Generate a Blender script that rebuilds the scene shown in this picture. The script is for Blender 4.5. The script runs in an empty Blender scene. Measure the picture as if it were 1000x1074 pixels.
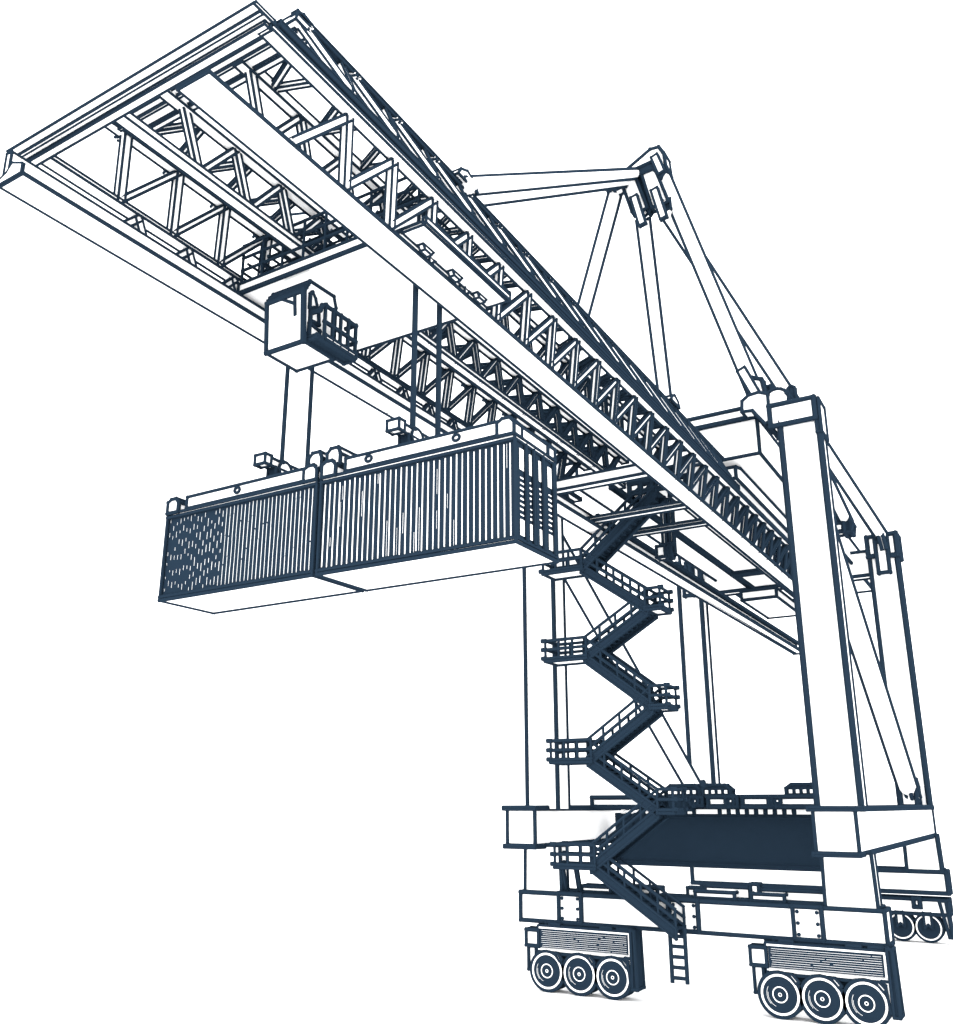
import bpy, math, random
import numpy as np
random.seed(7)

# ------------------------------------------------------------------ metric frame
# x runs along the crane rails, y runs along the boom (away from its tip), z up.
# Working heights are measured from eye level; GZ lifts everything so the ground is z = 0.
GZ = 9.07
YAW, PITCH = -0.545067, 0.278192
FX, PX, PY = 951.40, 503.90, 572.62          # focal length and principal point for a 1000 x 1074 frame
fwd = np.array([math.sin(YAW) * math.cos(PITCH), math.cos(YAW) * math.cos(PITCH), math.sin(PITCH)])
rgt = np.array([math.cos(YAW), -math.sin(YAW), 0.0])
upv = np.cross(rgt, fwd)

sc = bpy.context.scene
col = sc.collection


def A(p):
    return np.array(p, float)


def unit(v):
    n = np.linalg.norm(v)
    return v / n if n > 1e-9 else v


def weight(p, w):
    """ink line width in metres, heavier on the parts that stand farther back"""
    return (w + 0.95) * max(float(np.dot(A(p), fwd)), 6.0) / FX


# ------------------------------------------------------------------ materials
def paint(name, rgb, var, scale):
    m = bpy.data.materials.new(name)
    m.use_nodes = True
    nt = m.node_tree
    b = nt.nodes['Principled BSDF']
    tc = nt.nodes.new('ShaderNodeTexCoord')
    nz = nt.nodes.new('ShaderNodeTexNoise')
    nz.inputs['Scale'].default_value = scale
    nz.inputs['Detail'].default_value = 4
    cr = nt.nodes.new('ShaderNodeValToRGB')
    cr.color_ramp.elements[0].color = tuple(c * (1 - var) for c in rgb) + (1,)
    cr.color_ramp.elements[1].color = tuple(c * (1 + var) for c in rgb) + (1,)
    nt.links.new(tc.outputs['Object'], nz.inputs['Vector'])
    nt.links.new(nz.outputs['Fac'], cr.inputs['Fac'])
    nt.links.new(cr.outputs['Color'], b.inputs['Base Color'])
    b.inputs['Roughness'].default_value = 1.0
    b.inputs['Specular IOR Level'].default_value = 0.0
    return m


INK_RGB = (0.0080, 0.0150, 0.0246)
WHITE = paint('white_paint', (0.90, 0.90, 0.90), 0.02, 1.5)
INK = paint('navy_paint', INK_RGB, 0.04, 1.2)
GROUND = paint('white_concrete', (0.86, 0.86, 0.86), 0.02, 0.4)
MATS = [WHITE, INK]


# ------------------------------------------------------------------ mesh builder
class MB:
    def __init__(self):
        self.v, self.f, self.m = [], [], []

    def poly(self, pts, mat=0):
        i = len(self.v)
        self.v += [tuple(p) for p in pts]
        self.f.append(tuple(range(i, i + len(pts))))
        self.m.append(mat)

    def line(self, a, b, w=3.0):
        """an ink bead along an edge"""
        a, b = A(a), A(b)
        d = unit(b - a)
        if np.linalg.norm(b - a) < 1e-4:
            return
        t = A((0, 0, 1)) if abs(d[2]) < 0.8 else A((1, 0, 0))
        s = unit(np.cross(d, t))
        u = np.cross(s, d)
        ra, rb = weight(a, w) / 2, weight(b, w) / 2
        a = a - d * ra * 0.7
        b = b + d * rb * 0.7
        i = len(self.v)
        n = 6
        for q in range(n):
            an = 2 * math.pi * q / n + 0.26
            self.v.append(tuple(a + ra * (math.cos(an) * s + math.sin(an) * u)))
        for q in range(n):
            an = 2 * math.pi * q / n + 0.26
            self.v.append(tuple(b + rb * (math.cos(an) * s + math.sin(an) * u)))
        for q in range(n):
            r = (q + 1) % n
            self.f.append((i + q, i + r, i + n + r, i + n + q))
            self.m.append(1)
        self.f.append(tuple(i + q for q in reversed(range(n))))
        self.f.append(tuple(i + n + q for q in range(n)))
        self.m += [1, 1]

    def path(self, pts, w=3.0, closed=False):
        n = len(pts)
        for k in range(n if closed else n - 1):
            self.line(pts[k], pts[(k + 1) % n], w)

    def prism(self, pts, vec, w=3.0, mat=0, sides=True, rims=(True, True)):
        """polygon pts swept by vec, inked along its edges"""
        p = [A(q) for q in pts]
        vec = A(vec)
        q = [a + vec for a in p]
        n = len(p)
        self.poly(p, mat)
        self.poly(list(reversed(q)), mat)
        for k in range(n):
            j = (k + 1) % n
            self.poly([p[k], q[k], q[j], p[j]], mat)
        if w:
            if rims[0]:
                self.path(p, w, True)
            if rims[1]:
                self.path(q, w, True)
            if sides:
                for k in range(n):
                    self.line(p[k], q[k], w)

    def box(self, lo, hi, w=3.0, mat=0):
        (x0, y0, z0), (x1, y1, z1) = lo, hi
        self.prism([(x0, y0, z0), (x1, y0, z0), (x1, y0, z1), (x0, y0, z1)], (0, y1 - y0, 0), w, mat)

    def frustum(self, bottom, top, w=3.0, mat=0):
        b, t = [A(p) for p in bottom], [A(p) for p in top]
        n = len(b)
        self.poly(list(reversed(b)), mat)
        self.poly(t, mat)
        for k in range(n):
            j = (k + 1) % n
            self.poly([b[k], b[j], t[j], t[k]], mat)
        if w:
            self.path(b, w, True)
            self.path(t, w, True)
            for k in range(n):
                self.line(b[k], t[k], w)

    def bar(self, a, b, wd, ht=None, w=2.4, up=(0, 0, 1), mat=0, rim=False):
        """square section member from a to b"""
        a, b = A(a), A(b)
        ht = wd if ht is None else ht
        d = unit(b - a)
        up = A(up)
        if abs(np.dot(d, up)) > 0.97:
            up = A((0, 1, 0))
        s = unit(np.cross(d, up))
        u = np.cross(s, d)
        pts = [a + s * i * wd / 2 + u * j * ht / 2 for i, j in ((-1, -1), (1, -1), (1, 1), (-1, 1))]
        self.prism(pts, b - a, w, mat, True, (rim, rim))

    def tube(self, a, b, r, w=3.0, mat=0, n=18, rim=True):
        """round pipe with an ink bead along both flanks"""
        a, b = A(a), A(b)
        d = unit(b - a)
        s = unit(np.cross(d, (a + b) / 2))
        u = np.cross(s, d)
        ring = [(math.cos(2 * math.pi * k / n), math.sin(2 * math.pi * k / n)) for k in range(n)]
        pa = [a + r * (c * s + e * u) for c, e in ring]
        pb = [b + r * (c * s + e * u) for c, e in ring]
        self.poly(list(reversed(pa)), mat)
        self.poly(pb, mat)
        for k in range(n):
            j = (k + 1) % n
            self.poly([pa[k], pa[j], pb[j], pb[k]], mat)
        if w:
            for sg in (-1, 1):
                self.line(a + s * r * sg * .98, b + s * r * sg * .98, w + 1.5)
            if rim:
                self.path(pa, w, True)
                self.path(pb, w, True)

    def disc(self, c, axis, r0, r1, mat, off=0.0, n=28):
        """flat ring (r0 = 0 gives a disc)"""
        c, ax = A(c), unit(A(axis))
        t = A((0, 0, 1)) if abs(ax[2]) < 0.8 else A((1, 0, 0))
        s = unit(np.cross(ax, t))
        u = np.cross(s, ax)
        c = c + ax * off
        ring = [(math.cos(2 * math.pi * k / n), math.sin(2 * math.pi * k / n)) for k in range(n)]
        if r0 <= 0:
            self.poly([c + r1 * (a * s + b * u) for a, b in ring], mat)
            return
        for k in range(n):
            (a, b), (e, f) = ring[k], ring[(k + 1) % n]
            self.poly([c + r0 * (a * s + b * u), c + r1 * (a * s + b * u), c + r1 * (e * s + f * u), c + r0 * (e * s + f * u)], mat)

    def ring_line(self, c, axis, rx, w=2.4, n=14, rz=None):
        c, ax = A(c), unit(A(axis))
        t = A((0, 0, 1)) if abs(ax[2]) < 0.8 else A((1, 0, 0))
        s = unit(np.cross(ax, t))
        u = np.cross(s, ax)
        rz = rx if rz is None else rz
        self.path([c + rx * math.cos(2 * math.pi * k / n) * s + rz * math.sin(2 * math.pi * k / n) * u for k in range(n)], w, True)

    def build(self, name, parent=None, label=None):
        o0 = ROOT[parent.name] if parent is not None else A((0, 0, 0))
        return self._link(name, parent, o0, label)

    def _link(self, name, parent, org, label):
        me = bpy.data.meshes.new(name)
        off = A((0, 0, GZ)) - org
        me.from_pydata([tuple(A(p) + off) for p in self.v], [], self.f)
        for m in MATS:
            me.materials.append(m)
        me.polygons.foreach_set('material_index', self.m)
        me.update()
        o = bpy.data.objects.new(name, me)
        col.objects.link(o)
        if parent is not None:
            o.parent = parent
            ROOT[o.name] = org
        if label:
            o['label'] = label
        return o

    def thing(self, name, base, label, cat, group=None):
        """a top-level thing that is one mesh; base is its origin in the working frame"""
        org = A(base) + A((0, 0, GZ))
        o = self._link(name, None, org, label)
        o.location = org
        ROOT[o.name] = org
        o['category'] = cat
        if group:
            o['group'] = group
        return o


ROOT = {}


def empty(name, base, label, cat, group=None):
    o = bpy.data.objects.new(name, None)
    col.objects.link(o)
    org = A(base) + A((0, 0, GZ))
    o.location = org
    ROOT[o.name] = org
    o['label'] = label
    o['category'] = cat
    if group:
        o['group'] = group
    return o


# ------------------------------------------------------------------ ground
me = bpy.data.meshes.new('ground')
me.from_pydata([(-900, -300, 0), (900, -300, 0), (900, 1500, 0), (-900, 1500, 0)], [], [(0, 1, 2, 3)])
me.materials.append(GROUND)
g = bpy.data.objects.new('ground', me)
col.objects.link(g)
g['kind'] = 'structure'
g['label'] = 'plain white ground under the crane wheels'

# ------------------------------------------------------------------ the crane
YS, YR = 45.4, 73.0                     # front and rear leg planes
XL0, XL1, XR0, XR1 = -24.5, -22.65, -9.28, -7.38
crane = empty('gantry_crane', (-16.0, 58.0, -9.07), 'huge white rail gantry crane with twin lattice boom on four tall legs', 'crane')


def leg(x0, x1, y, front, cap):
    m = MB()
    d = 1.35
    wl = 6.0 if front and x0 > -12 else 4.0
    x = [(x0, y), (x1, y), (x1, y + d), (x0, y + d)]
    m.prism([(a, b, -0.2) for a, b in x], (0, 0, 19.3), 0)
    for k, ww in zip(range(4), (wl, wl, 3, 3)):
        m.line((x[k][0], x[k][1], -0.2), (x[k][0], x[k][1], 19.1), ww)
    # lower leg, a little wider, down to the sill
    q0 = [(x0, y - .4, -4.42), (x1 + .3, y - .4, -4.42), (x1 + .3, y + .35, -4.42), (x0, y + .35, -4.42)]
    q1 = [(x0 + .05, y - .4, -2.05), (x1 + .25, y - .4, -2.05), (x1 + .25, y + .35, -2.05), (x0 + .05, y + .35, -2.05)]
    m.frustum(q0, q1, 3.2)
    o = m.build('leg', crane)
    if cap:
        m = MB()
        if front:
            m.box((x0 - .45, y - .15, 18.95), (x1 - .1, y + d + .2, 20.1), 5)
            m.box((x1 - .09, y - .1, 18.2), (x1 + .1, y + d, 20.0), 3.5)
        else:
            m.box((x0 - .05, y - .15, 18.3), (x0 + .55, y + d + .2, 19.85), 4.5)
            m.box((x0 + .56, y - .35, 16.9), (x1 - .55, y + d, 19.3), 3.5)
            m.box((x1 - .54, y - .15, 18.2), (x1 + .12, y + d + .2, 19.9), 5)
            m.bar((x0 + 1.0, y - .5, 20.0), (x0 + 1.15, y - .5, 18.7), .3, .2, 3.2)
        m.build('leg_cap', o)
    return o


leg(XL0, XL1, YS, True, True)
leg_right = leg(XR0, XR1, YS, True, True)
leg(XL0, XL1, YR, False, True)
leg(XR0, XR1, YR, False, True)

# longitudinal portal beams on either side
for x0, x1 in ((-24.95, -23.3), (-9.22, -7.42)):
    m = MB()
    m.box((x0, 43.95, -2.05), (x1, 74.6, -0.2), 3.4)
    m.box((x0 - .18, 43.85, -0.21), (x1 + .05, 74.7, -0.12), 3.2)
    m.box((x0 - .12, 43.85, -2.14), (x1 + .02, 74.7, -2.06), 3.2)
    m.build('portal_beam', crane)

# sill beams along the rails
def sill(y, plates):
    m = MB()
    m.box((-24.72, y, -5.8), (-6.84, y + 1.3, -4.42), 4.0)
    m.box((-24.6, y + .4, -4.41), (-7.0, y + 1.2, -4.3), 2.5)
    o = m.build('sill_beam', crane)
    for x0, x1 in plates:
        p = MB()
        p.box((x0, y - .06, -5.78), (x1, y - .01, -4.4), 4.2)
        for dx in (.2, x1 - x0 - .2):
            for dz in (-4.62, -5.1, -5.58):
                p.tube((x0 + dx, y - .11, dz), (x0 + dx, y - .05, dz), .085, 0, 1, 12)
        p.build('splice_plate', o)
    return o


front_sill = sill(44.9, ((-22.45, -21.2), (-16.5, -15.1), (-10.7, -9.45)))
sill(72.6, ())
for x0, x1, h in ((-21.3, -19.7, .28), (-18.6, -17.2, .34), (-15.3, -13.4, .3), (-12.6, -11.1, .3)):
    m = MB()                               # low covers and boxes lying on the front sill
    m.box((x0, 45.2, -4.29), (x1, 46.0, -4.29 + h), 3.2)
    m.build('sill_cover', front_sill)
for lo, hi in (((-15.85, 45.7, -4.3), (-15.0, 46.1, -3.9)), ((-14.95, 45.7, -4.3), (-12.8, 46.1, -3.78)),
               ((-12.3, 45.7, -4.3), (-9.4, 46.1, -3.83)), ((-12.72, 45.6, -4.3), (-12.35, 46.0, -3.6))):
    m = MB()
    m.box(lo, hi, 3)
    m.build('equipment_box', front_sill)


def wheel(parent, cx, y, cz, r, depth, fork):
    m = MB()
    ax = (0, -1, 0)
    # dark tyre body
    n = 32
    for y0, y1, r0, r1 in ((y, y + depth, r, r),):
        for k in range(n):
            a, b = 2 * math.pi * k / n, 2 * math.pi * (k + 1) / n
            m.poly([(cx + r0 * math.cos(a), y0, cz + r0 * math.sin(a)), (cx + r0 * math.cos(b), y0, cz + r0 * math.sin(b)),
                    (cx + r1 * math.cos(b), y1, cz + r1 * math.sin(b)), (cx + r1 * math.cos(a), y1, cz + r1 * math.sin(a))], 1)
        m.disc((cx, y0, cz), ax, 0, r, 1)
        m.disc((cx, y1, cz), (0, 1, 0), 0, r, 1)
    t = m.build('wheel', parent)
    k = MB()
    k.disc((cx, y, cz), ax, .75 * r, .84 * r, 0, .02)                # white rim
    if fork:
        k.prism([(cx - .24 * r, y - .12, cz + 1.02 * r), (cx + .24 * r, y - .12, cz + 1.02 * r), (cx + .24 * r, y - .12, cz - .02), (cx, y - .12, cz + .2 * r), (cx - .24 * r, y - .12, cz - .02)], (0, .08, 0), 2)
    else:
        k.disc((cx, y, cz), ax, .29 * r, .335 * r, 0, .02)            # hub ring
        k.disc((cx, y, cz), ax, .05 * r, .08 * r, 0, .02)
        # glints painted as thin white arcs on the dark wheel disc
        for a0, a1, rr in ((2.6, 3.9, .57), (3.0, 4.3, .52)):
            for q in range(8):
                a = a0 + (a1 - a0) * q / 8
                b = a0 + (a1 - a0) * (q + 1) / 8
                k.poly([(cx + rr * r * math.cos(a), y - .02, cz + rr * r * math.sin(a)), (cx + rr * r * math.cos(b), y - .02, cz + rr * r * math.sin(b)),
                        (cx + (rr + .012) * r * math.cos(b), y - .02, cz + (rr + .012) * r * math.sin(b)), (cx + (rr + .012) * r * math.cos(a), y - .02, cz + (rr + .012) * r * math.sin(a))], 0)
    return t, k


def bogie(x, y, fork=False):
    """three wheel bogie; x is the first wheel's centre, y the wheel faces' plane"""
    m = MB()
    R = 1.0
    cz = -9.07 + R
    # frame over the wheels
    if not fork:
        m.box((x - .5, y + .12, -7.25), (x + 4.62, y + 1.0, -6.0), 3)
        m.box((x - .3, y + .3, -8.3), (x + 4.55, y + .9, -7.26), 0, 1)
        m.box((x - .15, y + .35, -5.99), (x + 4.5, y + .9, -5.82), 4)
        m.box((x - .55, y + .5, -5.9), (x + 4.7, y + 1.0, -5.8), 4)
        for dx in (.15, 3.0, 3.9):
            m.box((x + dx, y + .1, -5.95), (x + dx + .55, y + .2, -5.86), 2.4)
    else:
        m.box((x - .6, y - .2, -7.2), (x + 4.9, y + 1.2, -6.25), 3.2)
        m.box((x + 2.75, y - .3, -6.75), (x + 3.15, y - .21, -6.2), 4)
        m.prism([(x + 4.35, y - .21, -6.3), (x + 4.75, y - .21, -6.3), (x + 4.9, y - .21, -8.6), (x + 4.72, y - .21, -8.6)], (0, .8, 0), 3)
    o = m.build('bogie', crane)
    if not fork:
        p = MB()                                # louvred side panel: dark slats with bare edges
        x0, x1 = x - .38, x + 4.42
        p.box((x0, y + .02, -7.0), (x1, y + .11, -6.03), 0, 1)
        p.box((x0 - .05, y + .0, -6.09), (x1 + .18, y + .1, -6.02), 0, 0)
        p.box((x1 + .04, y + .0, -6.98), (x1 + .13, y + .1, -6.1), 0, 0)
        p.box((x0 - .1, y + .0, -7.11), (x1 + .2, y + .1, -7.06), 0, 0)
        z = -6.2
        while z > -6.96:
            a = x0 + .06 + random.uniform(0, .12)
            while a < x1 - .15:
                b = min(a + random.uniform(1.5, 4.2), x1 - .06)
                p.box((a, y + .012, z - .004 - .004 * random.random()), (b, y + .03, z + .003), 0, 0)
                a = b + random.uniform(.02, .16)
            z -= .092
        p.build('louvre_panel', o)
        e = MB()                                # end plate, dark thick flange
        e.prism([(x + 4.62, y - .05, -5.85), (x + 4.80, y - .05, -5.9), (x + 4.86, y - .05, -8.5), (x + 4.62, y - .05, -8.5)], (0, .85, 0), 3.0, 1)
        e.prism([(x + 4.28, y - .01, -7.15), (x + 4.6, y - .01, -7.15), (x + 4.62, y - .01, -8.4), (x + 4.5, y - .01, -8.35), (x + 4.42, y - .01, -7.3)], (0, .1, 0), 2.6)
        e.build('end_plate', o)
        b = MB()                                # buffer boxes at the other end
        b.box((x - 1.22, y + .1, -6.95), (x - .5, y + .7, -6.2), 3.4)
        b.build('buffer', o)
        b = MB()
        b.box((x - 1.14, y + .2, -8.1), (x - .7, y + .6, -6.98), 3.4)
        b.build('rail_sweeper', o)
        for i in range(3):                      # little splash guards over each wheel
            c = x + 1.79 * i
            s = MB()
            s.prism([(c + .42, y - .03, -7.2), (c + .6, y - .03, -7.2), (c + .86, y - .03, -7.5), (c + .72, y - .03, -7.56)], (0, .1, 0), 2)
            s.build('wheel_guard', o)
    for i in range(3):
        t, k = wheel(o, x + (1.79 if not fork else 1.74) * i, y, cz, R if not fork else .97, 1.0, fork)
        k2 = k
        # rim and hub rings lie on the same wheel: merge them into its mesh
        me = t.data
        vs = [tuple(v.co) for v in me.vertices]
        fs = [tuple(p.vertices) for p in me.polygons]
        ms = [p.material_index for p in me.polygons]
        off = A((0, 0, GZ)) - ROOT[t.name]
        n0 = len(vs)
        vs += [tuple(A(p) + off) for p in k2.v]
        fs += [tuple(n0 + q for q in f) for f in k2.f]
        ms += k2.m
        me.clear_geometry()
        me.from_pydata(vs, [], fs)
        me.polygons.foreach_set('material_index', ms)
        me.update()
    return o


bogie(-23.03, 44.5)
bogie(-11.47, 44.5)
bogie(-11.87, 73.0, True)
bogie(-24.0, 73.0, True)

# top crossbeams
m = MB()
m.box((-23.9, 46.2, 20.16), (-9.75, 47.4, 20.75), 4.2)
m.build('crossbeam', crane)
m = MB()
m.box((-24.0, 73.3, 17.0), (-9.35, 74.4, 18.9), 3)
m.build('crossbeam', crane)
# machine house hung below the front crossbeam and running back
m = MB()
m.box((-21.4, 46.4, 18.08), (-10.66, 84.0, 20.15), 3)
mh = m.build('machine_house', crane)
# cable way beneath it with a sloped nose
m = MB()
m.prism([(-13.1, 46.9, 17.1), (-13.1, 46.9, 17.75), (-13.1, 47.9, 17.95), (-13.1, 62.5, 17.95), (-13.1, 62.5, 17.1)], (.95, 0, 0), 3)
m.build('cable_duct', crane)

# hinge saddle and stay brackets on the right front cap
m = MB()
m.prism([(-11.15, 45.3, 20.15), (-11.1, 45.3, 20.75), (-10.75, 45.3, 21.0), (-10.2, 45.3, 21.05), (-9.75, 45.3, 20.85), (-9.75, 45.3, 19.3), (-10.0, 45.3, 19.2), (-10.6, 45.3, 20.1)], (0, 1.4, 0), 3)
m.build('hinge_saddle', leg_right)
m = MB()
m.bar((-11.08, 45.7, 22.75), (-10.35, 45.7, 20.95), .46, .3, 2.2, (0, 1, 0), 0, True)
m.prism([(-10.85, 45.8, 20.9), (-10.85, 45.8, 21.9), (-10.55, 45.8, 22.2), (-10.1, 45.8, 22.0), (-9.95, 45.8, 21.0)], (0, .5, 0), 4)
m.box((-10.0, 46.2, 20.75), (-9.75, 46.8, 21.7), 3, 1)
m.tube((-9.35, 45.5, 20.5), (-9.35, 46.4, 20.5), .62, 3)
m.prism([(-8.95, 46.6, 20.2), (-8.95, 46.6, 21.5), (-8.8, 46.6, 21.65), (-8.6, 46.6, 21.5), (-8.55, 46.6, 20.2)], (0, .3, 0), 2, 1)
m.build('stay_bracket', leg_right)

# ------------------------------------------------------------------ A-frame apex and stays
m = MB()
m.prism([(-17.75, 46.0, 37.6), (-17.5, 46.0, 38.15), (-15.55, 46.0, 39.15), (-15.0, 46.0, 39.1), (-14.7, 46.0, 38.5), (-14.6, 46.0, 37.3), (-15.0, 46.0, 36.9), (-15.4, 46.0, 37.7)], (0, .9, 0), 3.4)
m.prism([(-17.6, 45.98, 37.6), (-16.0, 45.98, 37.75), (-15.0, 45.98, 38.0), (-15.2, 45.98, 38.25), (-17.3, 45.98, 38.05)], (0, .6, 0), 3, 1)
apex = m.build('apex_frame', crane)
m = MB()
m.prism([(-17.57, 46.1, 37.64), (-16.67, 46.1, 37.7), (-16.0, 46.1, 35.2), (-16.5, 46.1, 34.95), (-16.98, 46.1, 35.26)], (0, .5, 0), 3)
m.prism([(-16.66, 46.3, 37.7), (-16.25, 46.3, 37.7), (-15.7, 46.3, 35.3), (-16.0, 46.3, 35.0)], (0, .4, 0), 3, 1)
m.bar((-16.72, 45.9, 36.1), (-16.27, 45.9, 33.95), .42, .2, 2.0, (0, 1, 0), 0, True)
m.build('apex_lug', apex)
m = MB()
m.prism([(-16.23, 46.1, 37.73), (-15.36, 46.1, 37.72), (-14.65, 46.1, 35.12), (-15.2, 46.1, 34.95), (-15.69, 46.1, 35.11)], (0, .5, 0), 3)
m.bar((-15.4, 45.9, 36.1), (-14.93, 45.9, 33.9), .42, .2, 2.0, (0, 1, 0), 0, True)
m.bar((-15.27, 45.9, 38.45), (-14.87, 45.9, 37.1), .42, .2, 2.0, (0, 1, 0), 0, True)
m.box((-14.95, 46.2, 34.6), (-14.55, 46.7, 35.3), 3, 1)
m.build('apex_lug', apex)
m = MB()
m.bar((-18.2, 45.7, 37.95), (-18.3, 45.7, 37.1), .16, .2, 3)
m.tube((-17.75, 45.8, 37.3), (-17.75, 46.4, 37.3), .28, 3)
m.build('apex_lug', apex)

for a, b, r in (((-18.15, 46.4, 37.2), (-23.55, 46.4, 20.6), .36),      # to the far front leg
                ((-15.12, 46.5, 37.8), (-10.62, 46.5, 21.5), .36)):      # to the near front leg
    m = MB()
    m.tube(a, b, r, 3, rim=False)
    m.build('apex_strut', crane)
for a, b, r in (((-16.6, 46.2, 37.95), (-12.5, 19.7, 17.95), .25),
                ((-17.2, 46.2, 37.6), (-19.5, 18.0, 18.05), .24)):
    m = MB()
    m.tube(a, b, r, 3, rim=False)
    m.build('boom_stay', crane)
for a, b, r in (((-14.9, 46.3, 34.7), (-8.25, 72.8, 19.85), .38),
                ((-16.4, 46.4, 34.6), (-23.75, 72.8, 19.85), .36)):
    m = MB()
    m.tube(a, b, r, 3, rim=False)
    m.build('back_stay', crane)
# tail stay from the cap to a bracket on a short outrigger
m = MB()
m.tube((-9.1, 46.8, 21.0), (-9.25, 63.6, 18.55), .33, 3)
m.build('tail_stay', crane)
m = MB()
m.box((-10.4, 62.7, 17.75), (-9.35, 63.6, 18.35), 4)
m.prism([(-9.3, 62.6, 17.6), (-9.3, 62.6, 18.9), (-9.05, 62.6, 18.9), (-8.8, 62.6, 18.2), (-8.9, 62.6, 17.6)], (0, 1.0, 0), 4, 1)
m.build('stay_bracket', crane)
# diagonal braces in the two side frames
for x in (-23.6, -8.4):
    m = MB()
    m.tube((x, 46.7, 16.0), (x, 72.3, .45), .55, 3.2)
    o = m.build('side_brace', crane)
    m = MB()
    m.prism([(x - .5, 71.0, -.1), (x - .5, 71.0, 1.0), (x - .5, 71.8, 1.7), (x - .5, 72.6, 1.2), (x - .5, 72.6, -.1)], (1.0, 0, 0), 4)
    m.bar((x - .1, 70.7, 1.9), (x + .1, 71.2, .5), .35, .3, 4)
    m.build('foot_bracket', o)

# ------------------------------------------------------------------ boom
PIT = 1.82
XC = -16.08


def girder(s):
    """rail girder under one truss: s = -1 or +1 from the boom's centre line"""
    m = MB()
    a, b = XC + s * 3.53, XC + s * 2.6
    lo, hi = min(a, b), max(a, b)
    y1 = 92.0
    m.box((lo, 10.05 if s > 0 else 9.95, 14.35), (hi, y1, 14.39), 2.6)
    if s < 0:                                        # side web seen above the flange
        m.box((lo + .02, 9.99, 14.45), (lo + .22, y1, 15.3), 2.4)
        m.box((hi - .06, 43.0, 14.95), (hi + .04, y1, 15.02), 2.0)
        m.prism([(lo, 9.9, 14.36), (hi, 9.9, 14.36), (hi, 9.9, 14.62), (lo + .5, 9.9, 14.8), (lo + .3, 9.9, 14.6), (lo, 9.9, 14.5)], (0, .05, 0), 1.6)
    else:
        m.box((lo + .03, 10.5, 14.45), (lo + .1, y1, 14.53), 2.2)
    return m.build('rail_girder', crane)


girder(-1)
girder(1)

ZB, ZT = 16.04, 18.05


def truss(s, yend_out, yend_in, yend_top):
    m = MB()
    xo, xb = XC + s * 3.55, XC + s * 3.97            # top and bottom outer chords
    xi = XC + s * 1.17                               # inner chords
    zi = 16.47
    ww = 2.4
    # chords
    if s < 0:
        m.box((-19.38, 12.0, 17.72), (-19.06, yend_top, 18.05), ww)
        m.box((-20.05, 10.9, 16.0), (-19.64, yend_out, 16.12), ww)
        m.box((-17.16, 12.1, 17.65), (-16.82, yend_in, 17.95), ww)
    else:
        m.box((xo - .2, 12.4, ZT - .12), (xo - .02, yend_top, ZT), 2.0, 1)
        m.box((-12.2, 10.95, 15.92), (-11.86, yend_out, 16.04), ww)
        m.box((-11.95, 11.2, 16.14), (-11.82, yend_top, 16.3), 1.6, 1)
        m.box((-14.76, 12.55, 17.65), (-14.48, yend_in, 17.95), ww)
    m.box((xi - .18, 11.2, zi - .2), (xi + .18, yend_in, zi), ww)
    o = m.build('truss', crane)
    L = MB()
    wl = 2.2
    xt = -17.0 if s < 0 else -14.6
    k = 0
    while True:
        y = 12.95 + PIT * k
        if y > max(yend_out, yend_in, yend_top) - PIT:
            break
        out, inn, top = y + PIT < yend_out, y + PIT < yend_in, y + PIT < yend_top
        if s < 0 and out:
            L.bar((-19.72, y + .28, 16.1), (-19.2, y - .1, 17.78), .22, .18, wl, (1, 0, 0))      # posts
            L.bar((-19.72, y + .28, 16.1), (-19.2, y + PIT - .1, 17.78), .15, .14, wl, (1, 0, 0))
        if s > 0 and top:
            L.bar((-11.95, y + .85, 16.4), (xo - .12, y + 1.15, ZT - .2), .16, .15, 1.8, (1, 0, 0))
            L.bar((-11.95, y + .8, 16.4), (xo - .12, y - .25, ZT - .2), .28, .12, 1.9, (1, 0, 0))
            L.bar((-12.3, y + .9, 16.4), (xo - .2, y + .35, ZT - .2), .19, .12, 1.9, (1, 0, 0))
        if out:
            # girder to bottom outer chord: near-vertical post and a diagonal
            xg = XC + s * 3.5
            xq = -12.15 if s > 0 else -19.75
            L.bar((xg, y - .4 + PIT, 14.45), (xq, y + .92, 15.9), .22, .18, wl, (1, 0, 0))
            L.bar((xg, y - .4, 14.45), (xq, y + .92, 15.9), .18, .15, wl, (1, 0, 0))
        if top:
            # top lateral K bracing between inner and outer chord
            L.bar((xt, y + .75, 17.8), (xo, y - .1, ZT - .15), .13, .13, wl)
            L.bar((xt, y + .75, 17.8), (xo, y + 1.6, ZT - .15), .13, .13, wl)
        if inn:
            # inner warren web
            L.bar((xt, y, 17.7), (xi, y + .85, zi - .1), .2, .15, wl, (1, 0, 0))
            L.bar((xi, y + .85, zi - .1), (xt, y + PIT, 17.7), .15, .15, wl, (1, 0, 0))
        k += 1
    L.build('lattice', o)
    return o


truss(-1, 43.0, 43.0, 43.0)
truss(1, 64.0, 43.0, 46.0)

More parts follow.
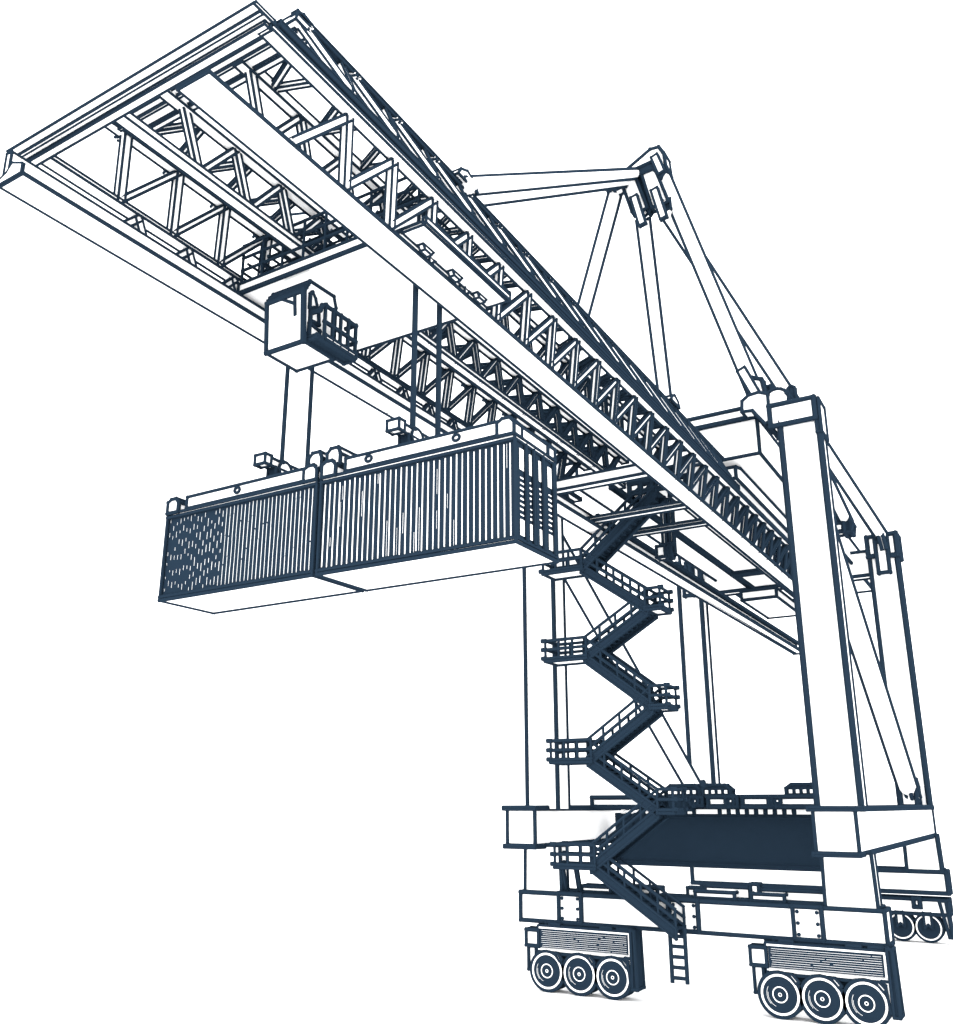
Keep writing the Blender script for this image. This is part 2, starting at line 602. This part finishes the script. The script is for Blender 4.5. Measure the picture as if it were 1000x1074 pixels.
# cross members at the tip
tip = MB()
x0, x1 = XC - 4.28, XC + 4.28
tip.prism([(x0, 10.38, 16.0), (x0, 10.45, 16.1), (x0, 11.0, 16.1), (x0, 11.0, 16.0)], (x1 - x0, 0, 0), 2.2)
tip.box((x0 + .05, 10.58, 15.95), (x1, 10.66, 16.0), 1.4)
tip.box((x0 + .1, 10.82, 15.9), (x1 - .1, 11.02, 15.99), 2.2)
tip.build('end_beam', crane)
tip = MB()
xa, xz = -19.1, -12.55
tip.prism([(xa, 12.35, 17.75), (xa, 12.4, 17.98), (xa, 12.6, 18.1), (xa, 12.9, 18.05), (xa, 12.9, 17.75)], (xz - xa, 0, 0), 2.4)
tip.box((xa, 12.52, 17.68), (xz - .2, 12.6, 17.74), 1.6)
tip.box((xa + .4, 12.95, 17.7), (xz - .5, 13.1, 17.85), 2.0)
tip.build('end_beam', crane)
# stay anchor lugs on the boom's top chord
for y in (19.7, 38.0):
    m = MB()
    m.prism([(-12.7, y - .5, 18.05), (-12.7, y - .35, 18.3), (-12.7, y, 18.45), (-12.7, y + .4, 18.3), (-12.7, y + .6, 18.05)], (.3, 0, 0), 2.4)
    m.build('stay_lug', crane)

# tie beams across the boom and the gear behind the trolley
for y, z, hh in ((37.5, 14.7, .5), (42.6, 14.6, .2), (46.0, 14.6, .2)):
    m = MB()
    m.box((XC - 3.4, y, z), (XC + 2.6, y + .5, z + hh), 2.6)
    m.build('tie_beam', crane)
for lo, hi, ww in (((-18.3, 44.0, 16.75), (-18.1, 84.0, 16.9), 3.0),
                   ((-15.0, 44.0, 15.7), (-14.5, 84.0, 15.9), 2.2)):
    m = MB()
    m.box(lo, hi, ww)
    m.build('rail_stringer', crane)
for lo, hi in (((-18.5, 70.0, 15.4), (-15.8, 78.0, 16.1)), ((-18.1, 52.0, 16.5), (-14.4, 52.4, 16.7)), ((-18.0, 66.0, 16.5), (-14.4, 66.5, 16.7))):
    m = MB()
    m.box(lo, hi, 2.6)
    m.build('winch_platform', crane)
m = MB()
m.box((-17.0, 48.3, 13.9), (-16.78, 48.5, 17.0), 2.6)
m.box((-16.55, 48.3, 13.9), (-16.35, 48.5, 17.2), 2.6)
m.box((-17.3, 48.0, 13.6), (-16.75, 48.6, 14.25), 3)
m.tube((-16.74, 48.2, 13.9), (-16.4, 48.2, 13.9), .42, 2, 1)
m.build('snatch_block', crane)

# ------------------------------------------------------------------ staircase on the left front leg
Y0, Y1 = 43.5, 44.7
landings = [(-22.25, -19.9, 12.4), (-16.4, -15.6, 9.75), (-22.2, -19.8, 7.55), (-16.4, -15.55, 4.75),
            (-22.0, -19.7, 2.25), (-16.3, -15.5, -.25), (-21.9, -19.7, -2.9)]
stairs = MB()
for x in (-22.2, -21.4):                     # two slender hangers the landings are bolted to
    stairs.bar((x, 44.75, -2.9), (x, 45.2, -4.3), .12, .12, 2)
st = stairs.build('staircase', crane)


def rails(m, a, b, y, w=3.0, post=.9):
    """three rails and posts along a walkway edge from a to b (x, z)"""
    (xa, za), (xb, zb) = a, b
    n = max(1, int(round(abs(xb - xa) / post)))
    for h in (.5, .98):
        m.line((xa, y, za + h), (xb, y, zb + h), w + .6)
    for k in range(n + 1):
        t = k / n
        x, z = xa + (xb - xa) * t, za + (zb - za) * t
        m.line((x, y, z), (x, y, z + .98), w)


for x0, x1, z in landings:
    m = MB()
    m.box((x0, Y0 - .1, z - .12), (x1, Y1 + .1, z), 3.6)
    rails(m, (x0, z), (x1, z), Y0 - .1, 2.0, .8)
    rails(m, (x0, z), (x1, z), Y1 + .1, 1.8, .8)
    xe = x0 if x0 < -20 else x1
    for h in (.5, .98):
        m.line((xe, Y0 - .1, z + h), (xe, Y1 + .1, z + h), 2.6)
    for yy in (Y0 - .1, Y1 + .1):
        if xe == x0:
            for h in (.03, .5, .98):
                m.line((x0 - .15, yy, z + h), (x0, yy, z + h), 4)
        else:
            for h in (.03, .5, .98):
                m.line((x1, yy, z + h), (x1 + .12, yy, z + h), 4)
    m.build('landing', st)
flights = []
for k in range(len(landings) - 1):
    a, b = landings[k], landings[k + 1]
    if a[0] < -20:
        flights.append(((-19.95, a[2]), (-16.3, b[2])))
    else:
        flights.append(((-16.3, a[2]), (-19.95, b[2])))
flights.append(((-19.85, -2.9), (-15.75, -5.65)))
flights.append(((-20.0, 12.4), (-15.5, 16.1)))
for (xa, za), (xb, zb) in flights:
    m = MB()
    n = 14
    hh = .34
    for y in (Y0, Y1):                       # stringers
        m.prism([(xa, y - .05, za - hh), (xb, y - .05, zb - hh), (xb, y - .05, zb + .12), (xa, y - .05, za + .12)], (0, .1, 0), 2, 1)
    for k in range(n):                       # treads
        t = (k + .5) / n
        x, z = xa + (xb - xa) * t, za + (zb - za) * t
        m.box((x - .19, Y0, z - .07), (x + .19, Y1, z + .03), 0, 1)
        m.box((x - .16, Y0 + .05, z - .22), (x - .1, Y1 - .05, z + .02), 0, 1)
    rails(m, (xa, za), (xb, zb), Y0, 2.0, .85)
    rails(m, (xa, za), (xb, zb), Y1, 2.0, .85)
    m.build('flight', st)
m = MB()                                     # upper gangway to the boom
m.box((-17.0, Y0, 16.0), (-14.4, Y1 + .4, 16.12), 3.4)
rails(m, (-17.0, 16.1), (-14.4, 16.1), Y0, 4.5, .6)
rails(m, (-17.0, 16.1), (-14.4, 16.1), Y1 + .4, 4.5, .6)
m.build('gangway', st)
# ladder from the sill to the ground
m = MB()
for x in (-16.2, -15.48):
    m.line((x, 43.9, -5.6), (x, 43.9, -7.85), 4)
for k in range(5):
    m.line((-16.2, 43.9, -5.9 - .45 * k), (-15.48, 43.9, -5.9 - .45 * k), 3.4)
m.build('ladder', crane)

# ------------------------------------------------------------------ trolley with its cab
trolley = empty('trolley', (-16.1, 20.0, 15.4), 'white flat bottomed trolley riding the boom rails above the two containers', 'crane trolley')
m = MB()
m.box((-19.55, 17.6, 15.42), (-12.66, 22.45, 15.75), 3)
m.line((-19.5, 17.58, 15.4), (-12.7, 17.58, 15.4), 5)
m.box((-12.65, 17.6, 15.36), (-12.5, 22.4, 15.72), 3.6)
m.build('platform', trolley)
m = MB()                                     # outboard walkway plate beside the right hand rail girder
m.box((-12.5, 16.65, 14.5), (-11.8, 21.0, 14.6), 2.4)
m.box((-11.79, 16.6, 14.5), (-11.7, 21.0, 14.66), 2.4)
m.build('side_walkway', trolley)
for y in (17.3, 18.75, 20.1):
    m = MB()
    m.prism([(-12.44, y, 14.49), (-12.44, y + .1, 14.36), (-12.44, y + .4, 14.36), (-12.44, y + .5, 14.49)], (.16, 0, 0), 2.0)
    m.build('wheel_box', trolley)
m = MB()
for h in (.5, .95, 1.4):
    m.line((-19.5, 17.65, 15.75 + h), (-12.7, 17.65, 15.75 + h), 3.0)
    m.line((-19.5, 18.5, 15.75 + h), (-12.7, 18.5, 15.75 + h), 2.2)
for k in range(9):
    x = -19.5 + .85 * k
    m.line((x, 17.65, 15.75), (x, 17.65, 17.15), 2.6)
    for q in range(3):
        m.line((x + .25 * q, 17.65, 16.2 + .2 * q), (x + .25 * q, 19.2, 16.2 + .2 * q), 2.4)
m.build('handrail', trolley)
for lo, hi in (((-18.6, 18.8, 15.76), (-16.9, 21.6, 16.9)), ((-15.6, 18.6, 15.76), (-13.6, 21.8, 16.7))):
    m = MB()
    m.box(lo, hi, 3.2)
    m.build('winch_housing', trolley)
m = MB()
m.tube((-16.85, 19.2, 16.4), (-15.65, 19.2, 16.4), .45, 3)
m.build('winch_drum', trolley)

# operator cab
cab = MB()
cx0, cx1, cy0, cy1, cz0, cz1 = -17.95, -16.5, 17.42, 18.72, 12.83, 14.55
prof = [(cy0, cz0), (cy1, cz0), (cy1, 14.55), (cy1 - .12, 14.88), (cy0 + .12, 14.84), (cy0 - .1, 14.4)]
cab.prism([(cx0, y, z) for y, z in prof], (cx1 - cx0, 0, 0), 3.6)
cab.box((cx0 + .2, cy0 + .3, 14.85), (cx1 - .2, cy1 - .1, 15.4), 0)
for z in (14.42, 14.55, 14.68):
    cab.line((cx0, cy0 - .12 + (z - 14.4) * .5, z), (cx1, cy0 - .12 + (z - 14.4) * .5, z), 4.6)
cab.line((cx1, cy0 - .02, cz0), (cx1, cy0 - .12, 14.4), 6.5)
cab.line((cx0, cy0 - .02, cz0), (cx0, cy0 - .12, 14.4), 4.6)
cab.line((cx0, cy0, cz0), (cx1, cy0, cz0), 5)
cb = cab.build('operator_cab', trolley)
m = MB()                                     # wiper on the windscreen
m.line((-17.35, cy0 - .08, 14.38), (-16.85, cy0 - .1, 14.1), 3)
m.line((-16.85, cy0 - .1, 14.36), (-16.83, cy0 - .06, 13.75), 3.6)
m.build('wiper', cb)
m = MB()                                     # side window and access balcony
X = cx1 + .02
m.prism([(X, 17.55, 14.4), (X, 17.62, 14.5), (X, 17.75, 14.35), (X, 17.85, 14.1), (X, 17.55, 13.95)], (.03, 0, 0), 3.4)
m.prism([(X, 17.6, 13.85), (X, 17.72, 14.02), (X, 17.9, 14.0), (X, 17.95, 13.6), (X, 17.6, 13.55)], (.03, 0, 0), 4)
m.prism([(X, 17.58, 13.05), (X, 17.58, 13.45), (X, 18.0, 13.4), (X, 18.0, 13.0)], (.03, 0, 0), 4)
m.build('window', cb)
m = MB()
bx = cx1 + .38
m.box((cx1 + .01, 17.55, 12.9), (bx, 19.2, 12.98), 4, 1)
m.prism([(bx, 17.85, 12.98), (bx, 17.85, 13.12), (bx, 19.25, 13.12), (bx, 19.25, 12.98)], (.05, 0, 0), 3)
for h in (13.55, 14.08):
    m.line((bx, 17.85, h), (bx, 19.25, h), 4.4)
for k in range(5):
    y = 17.85 + 1.4 * k / 4
    m.line((bx, y, 12.98), (bx, y, 14.1), 3.8)
m.path([(bx, 17.85, 14.1), (bx, 17.7, 14.0), (bx, 17.62, 13.8), (cx1, 17.6, 13.8)], 4.5)
m.line((bx, 19.25, 13.5), (cx1, 19.25, 13.5), 4)
m.line((bx, 19.25, 14.1), (cx1, 19.25, 14.1), 4)
m.build('balcony', cb)

# ------------------------------------------------------------------ hanging containers
def container(base, x0, x1, y0, y1, z0, z1, label, style, group):
    c = empty('shipping_container', base, label, 'shipping container', group)
    b = MB()
    b.prism([(x0, y0, z0), (x1, y0, z0), (x1, y1, z0), (x0, y1, z0)], (0, 0, .1), 3.4)
    b.prism([(x0, y0, z1 - .12), (x1, y0, z1 - .12), (x1, y1, z1 - .12), (x0, y1, z1 - .12)], (0, 0, .12), 3)
    for x in (x0, x1):
        for y in (y0, y1):
            b.line((x, y, z0), (x, y, z1), 3)
    b.build('frame', c)
    s = MB()                                 # dark corrugated walls with narrow white ridge crests
    s.box((x0 - .01, y0 + .05, z0 + .13), (x1 - .06, y1 - .04, z1 - .13), 0, 1)
    L = x1 - x0
    if style == 'solid':
        s.box((x0, y0 - .02, z0 + .01), (x1, y0 + .1, z1 - .01), 0, 1)
        s.box((x1 - .1, y0 - .02, z0 + .01), (x1 + .01, y1, z1 - .01), 0, 1)
    pitch = .152 if style == 'dashed' else .172
    n = int((L - .1) / pitch) if style != 'solid' else 0
    for k in range(n):
        t = (k + .5) / n
        x = x0 + .11 + pitch * k
        zt, zb = z1 - .17 - .06 * random.random(), z0 + .15 + .05 * random.random()

        def crest(xc, w, za, zc):
            s.prism([(xc - w / 2, y0 + .05, za), (xc - w / 2.6, y0 + .043, za), (xc + w / 2.6, y0 + .043, za), (xc + w / 2, y0 + .05, za)], (0, 0, zc - za), 0, 0)
        if style == 'dashed':
            w = .006 + .012 * t
            if t > .4:
                z = zb
                while z < zt - .1:
                    q = min(z + random.uniform(.5, 1.9), zt)
                    crest(x + random.uniform(-.006, .006), w * random.uniform(.75, 1.1), z, q)
                    z = q + random.choice((.0, .0, .02, .05))
            else:
                z = zb + random.uniform(0, .3)
                while z < zt - .06:
                    ln = random.uniform(.06, .16) + .5 * t * random.random()
                    q = min(z + ln, zt)
                    crest(x, w * random.uniform(.8, 1.1), z, q)
                    z = q + random.uniform(.05, .2) + (.55 - t) * random.uniform(.1, .6)
        else:
            w = random.uniform(.026, .037)
            crest(x, w, zb, zt)
            z = zb
            while z < zt - .2:               # broken hairline white strips between the crests
                q = min(z + random.uniform(.2, 1.2), zt)
                if random.random() < .2:
                    crest(x + random.uniform(.055, .11), random.uniform(.004, .009), z, q)
                z = q + random.uniform(.05, .5)
    s.build('corrugated_wall', c)
    if style == 'solid':
        return c
    # doors on the +x end
    for h in (0, 1):
        d = MB()
        ya = y0 + .1 + h * (y1 - y0 - .14) / 2
        yb = ya + (y1 - y0 - .2) / 2
        d.box((x1 - .05, ya, z0 + .13), (x1 - .01, yb, z1 - .13), 0, 1)
        for r in (0, 1):
            yy = ya + .12 + r * (yb - ya - .02) * .52
            ws = .2 if (h == 0 and r == 0) or (h == 1 and r == 1) else .11
            d.box((x1, yy, z1 - .85), (x1 + .01, yy + ws, z1 - .3), 0, 0)
            d.box((x1, yy, z0 + .22), (x1 + .01, yy + ws, z0 + .62), 0, 0)
            zz = z0 + .72
            while zz < z1 - .95:
                d.box((x1, yy + random.uniform(0, .03), zz), (x1 + .01, yy + ws - random.uniform(0, .05), zz + random.uniform(.025, .05)), 0, 0)
                zz += .135
            d.line((x1 + .04, yy + ws + .06, z0 + .15), (x1 + .04, yy + ws + .06, z1 - .15), 3.2)
        d.build('door', c)
    return c


container((-19.2, 19.0, 5.96), -22.25, -16.18, 17.95, 20.1, 5.96, 8.7,
          'dark container with dotted corrugation hanging under the operator cab', 'dashed', 'containers hanging from the boom')
container((-13.0, 19.0, 5.96), -16.02, -9.9, 17.95, 20.1, 5.96, 8.7,
          'container with bright striped corrugation hanging beside the staircase, doors showing', 'striped', 'containers hanging from the boom')
container((-15.9, 53.2, -3.25), -22.08, -9.78, 52.0, 54.4, -3.25, -.55,
          'long solid navy container held low between the crane legs', 'solid', 'containers handled by the crane')


# ------------------------------------------------------------------ spreaders
def spreader(x0, x1, label, left):
    s = empty('spreader', ((x0 + x1) / 2, 19.0, 8.7), label, 'container spreader', 'spreaders on the hanging containers')
    m = MB()
    for y in (17.97, 19.85):
        m.box((x0 + .75, y, 8.76), (x1 - .2, y + .2, 9.13), 3)
        m.box((x0 + .75, y - .02, 8.71), (x1 - .2, y + .22, 8.75), 2.2)
    for x in ((x0 + 2.9, ) if left else (x0 + 1.55, x0 + 4.35)):
        m.ring_line((x, 17.95, 8.96), (0, 1, 0), .1, 2.2, 16, .08)
    m.build('main_beam', s)
    for xe in (x0, x1):
        m = MB()
        a, b = (xe, xe + .42) if xe == x0 else (xe - .42, xe)
        m.box((a, 17.96, 8.72), (b, 20.05, 9.02), 3)
        for y in (17.9, 19.7):
            m.prism([(a - .03, y, 8.70), (a - .03, y, 9.06), (a + .12, y, 9.14), (b - .1, y, 9.14), (b + .03, y, 9.0), (b + .03, y, 8.70)], (0, .38, 0), 3.4)
        if (xe == x1) == left:               # gantry guides where the two spreaders meet
            m.prism([(a + .05, 18.0, 9.05), (a + .05, 18.0, 9.42), (a + .18, 18.0, 9.55), (b + .02, 18.0, 9.55), (b + .1, 18.0, 9.35), (b + .1, 18.0, 9.05)], (0, .75, 0), 3.4)
        m.build('end_beam', s)
    m = MB()                                 # sheave bar across the beam
    xc = -18.6 if left else -13.72
    m.box((xc - .12, 18.15, 9.74), (xc + .12, 20.45, 9.98), 2.8)
    m.box((xc - .2, 18.1, 9.7), (xc + .2, 18.35, 10.0), 2.8)
    m.box((xc - .15, 18.6, 9.42), (xc + .15, 19.3, 9.73), 2.6, 1)
    m.box((xc - .12, 18.55, 9.14), (xc + .14, 18.8, 9.4), 2.8)
    m.tube((xc - .1, 19.0, 9.75), (xc + .17, 19.0, 9.75), .26, 2.6)
    m.tube((xc - .1, 20.15, 9.75), (xc + .17, 20.15, 9.75), .26, 2.6)
    m.build('sheave_bar', s)
    return s


spreader(-22.2, -16.2, 'white lifting spreader on top of the dotted left container', True)
spreader(-15.95, -9.92, 'white lifting spreader on top of the striped container with doors', False)

low = empty('spreader', (-16.0, 51.5, -.5), 'long low spreader with dark clamps on the solid navy container', 'container spreader', 'spreaders on the low container')
m = MB()
m.box((-23.2, 51.0, -.12), (-19.3, 51.5, .42), 4.2)
m.box((-19.2, 51.3, -.25), (-17.2, 52.0, .35), 3, 1)
m.box((-17.0, 51.0, -.02), (-16.55, 51.5, .38), 4)
for a, b in ((-16.2, -14.6), (-14.3, -12.9), (-12.75, -10.3)):
    m.box((a, 51.0, -.08), (b, 51.4, .42), 4.4)
m.box((-20.2, 51.6, -.5), (-10.2, 52.4, .55), 0, 1)
for xx in (-17.2, -15.2, -12.7):
    m.tube((xx + .2, 50.98, .18), (xx + .2, 50.92, .18), .26, 2, 1, 14)
    m.disc((xx + .27, 50.92, .2), (0, -1, 0), 0, .04, 0, .02)
x = -21.6
while x < -9.9:
    wd = .24
    if -17.2 < x < -15.7 or x > -12.0:
        wd = 1.2 if x < -12 else 1.9
    m.box((x, 51.55, -.48), (x + wd, 51.59, -.24), 0, 0)
    x += wd + .26
m.build('main_beam', low)
for a, b in ((-18.7, -16.7), (-16.55, -15.0), (-12.0, -10.4)):
    m = MB()
    m.prism([(a, 51.2, .45), (a, 51.2, .85), (a + .3, 51.2, 1.05), (b - .3, 51.2, 1.05), (b, 51.2, .8), (b, 51.2, .45)], (0, .7, 0), 3, 1)
    x = a + .16
    while x < b - .15:
        m.box((x, 51.14, .6), (x + .16, 51.19, .78), 0, 0)
        x += .36
    m.build('clamp', low)


# ------------------------------------------------------------------ hoist ropes
for x, y, zbot, r, lb in ((-18.6, 19.0, 9.8, .07, 'left dark hoist rope running from the cab down to the dotted container'),
                          (-18.6, 20.12, 9.8, .07, 'second dark hoist rope from the left, hanging below the operator cab'),
                          (-13.72, 19.0, 9.8, .085, 'third dark hoist rope from the left, over the striped container'),
                          (-13.72, 20.25, 9.8, .085, 'rightmost dark hoist rope, over the striped container and close beside another rope')):
    m = MB()
    m.tube((x, y, zbot), (x, y, 15.42), r, 0, 1, 14)
    m.thing('hoist_rope', (x, y, zbot), lb, 'hoist rope', 'hoist ropes above the containers')

# ------------------------------------------------------------------ camera
cd = bpy.data.cameras.new('camera')
co = bpy.data.objects.new('camera', cd)
col.objects.link(co)
from mathutils import Matrix
co.matrix_world = Matrix(((rgt[0], upv[0], -fwd[0], 0), (rgt[1], upv[1], -fwd[1], 0), (rgt[2], upv[2], -fwd[2], GZ), (0, 0, 0, 1)))
cd.sensor_fit = 'HORIZONTAL'
cd.sensor_width = 36
cd.lens = FX / 1000 * 36
cd.shift_x = -(PX - 500) / 1000
cd.shift_y = (PY - 537) / 1000
cd.clip_start = .1
cd.clip_end = 4000
sc.camera = co

# ------------------------------------------------------------------ light: an even white studio surround
w = bpy.data.worlds.new('World')
sc.world = w
w.use_nodes = True
w.node_tree.nodes['Background'].inputs['Color'].default_value = (1, 1, 1, 1)
w.node_tree.nodes['Background'].inputs['Strength'].default_value = 1.0
sc.view_settings.view_transform = 'Standard'
sc.view_settings.look = 'None'
sc.view_settings.gamma = 1
sc.view_settings.exposure = 2.3
sc.view_settings.use_curve_mapping = False
sc.render.engine = 'CYCLES'
sc.cycles.use_denoising = True
sc.cycles.max_bounces = 16
sc.cycles.diffuse_bounces = 16
sc.cycles.filter_width = 1.5
sc.cycles.sample_clamp_direct = 0.6      # keeps the pale surround from burning the thin dark lines away
sc.cycles.sample_clamp_indirect = 0.6
w.cycles.sampling_method = 'NONE'
sc.cycles.min_light_bounces = 16
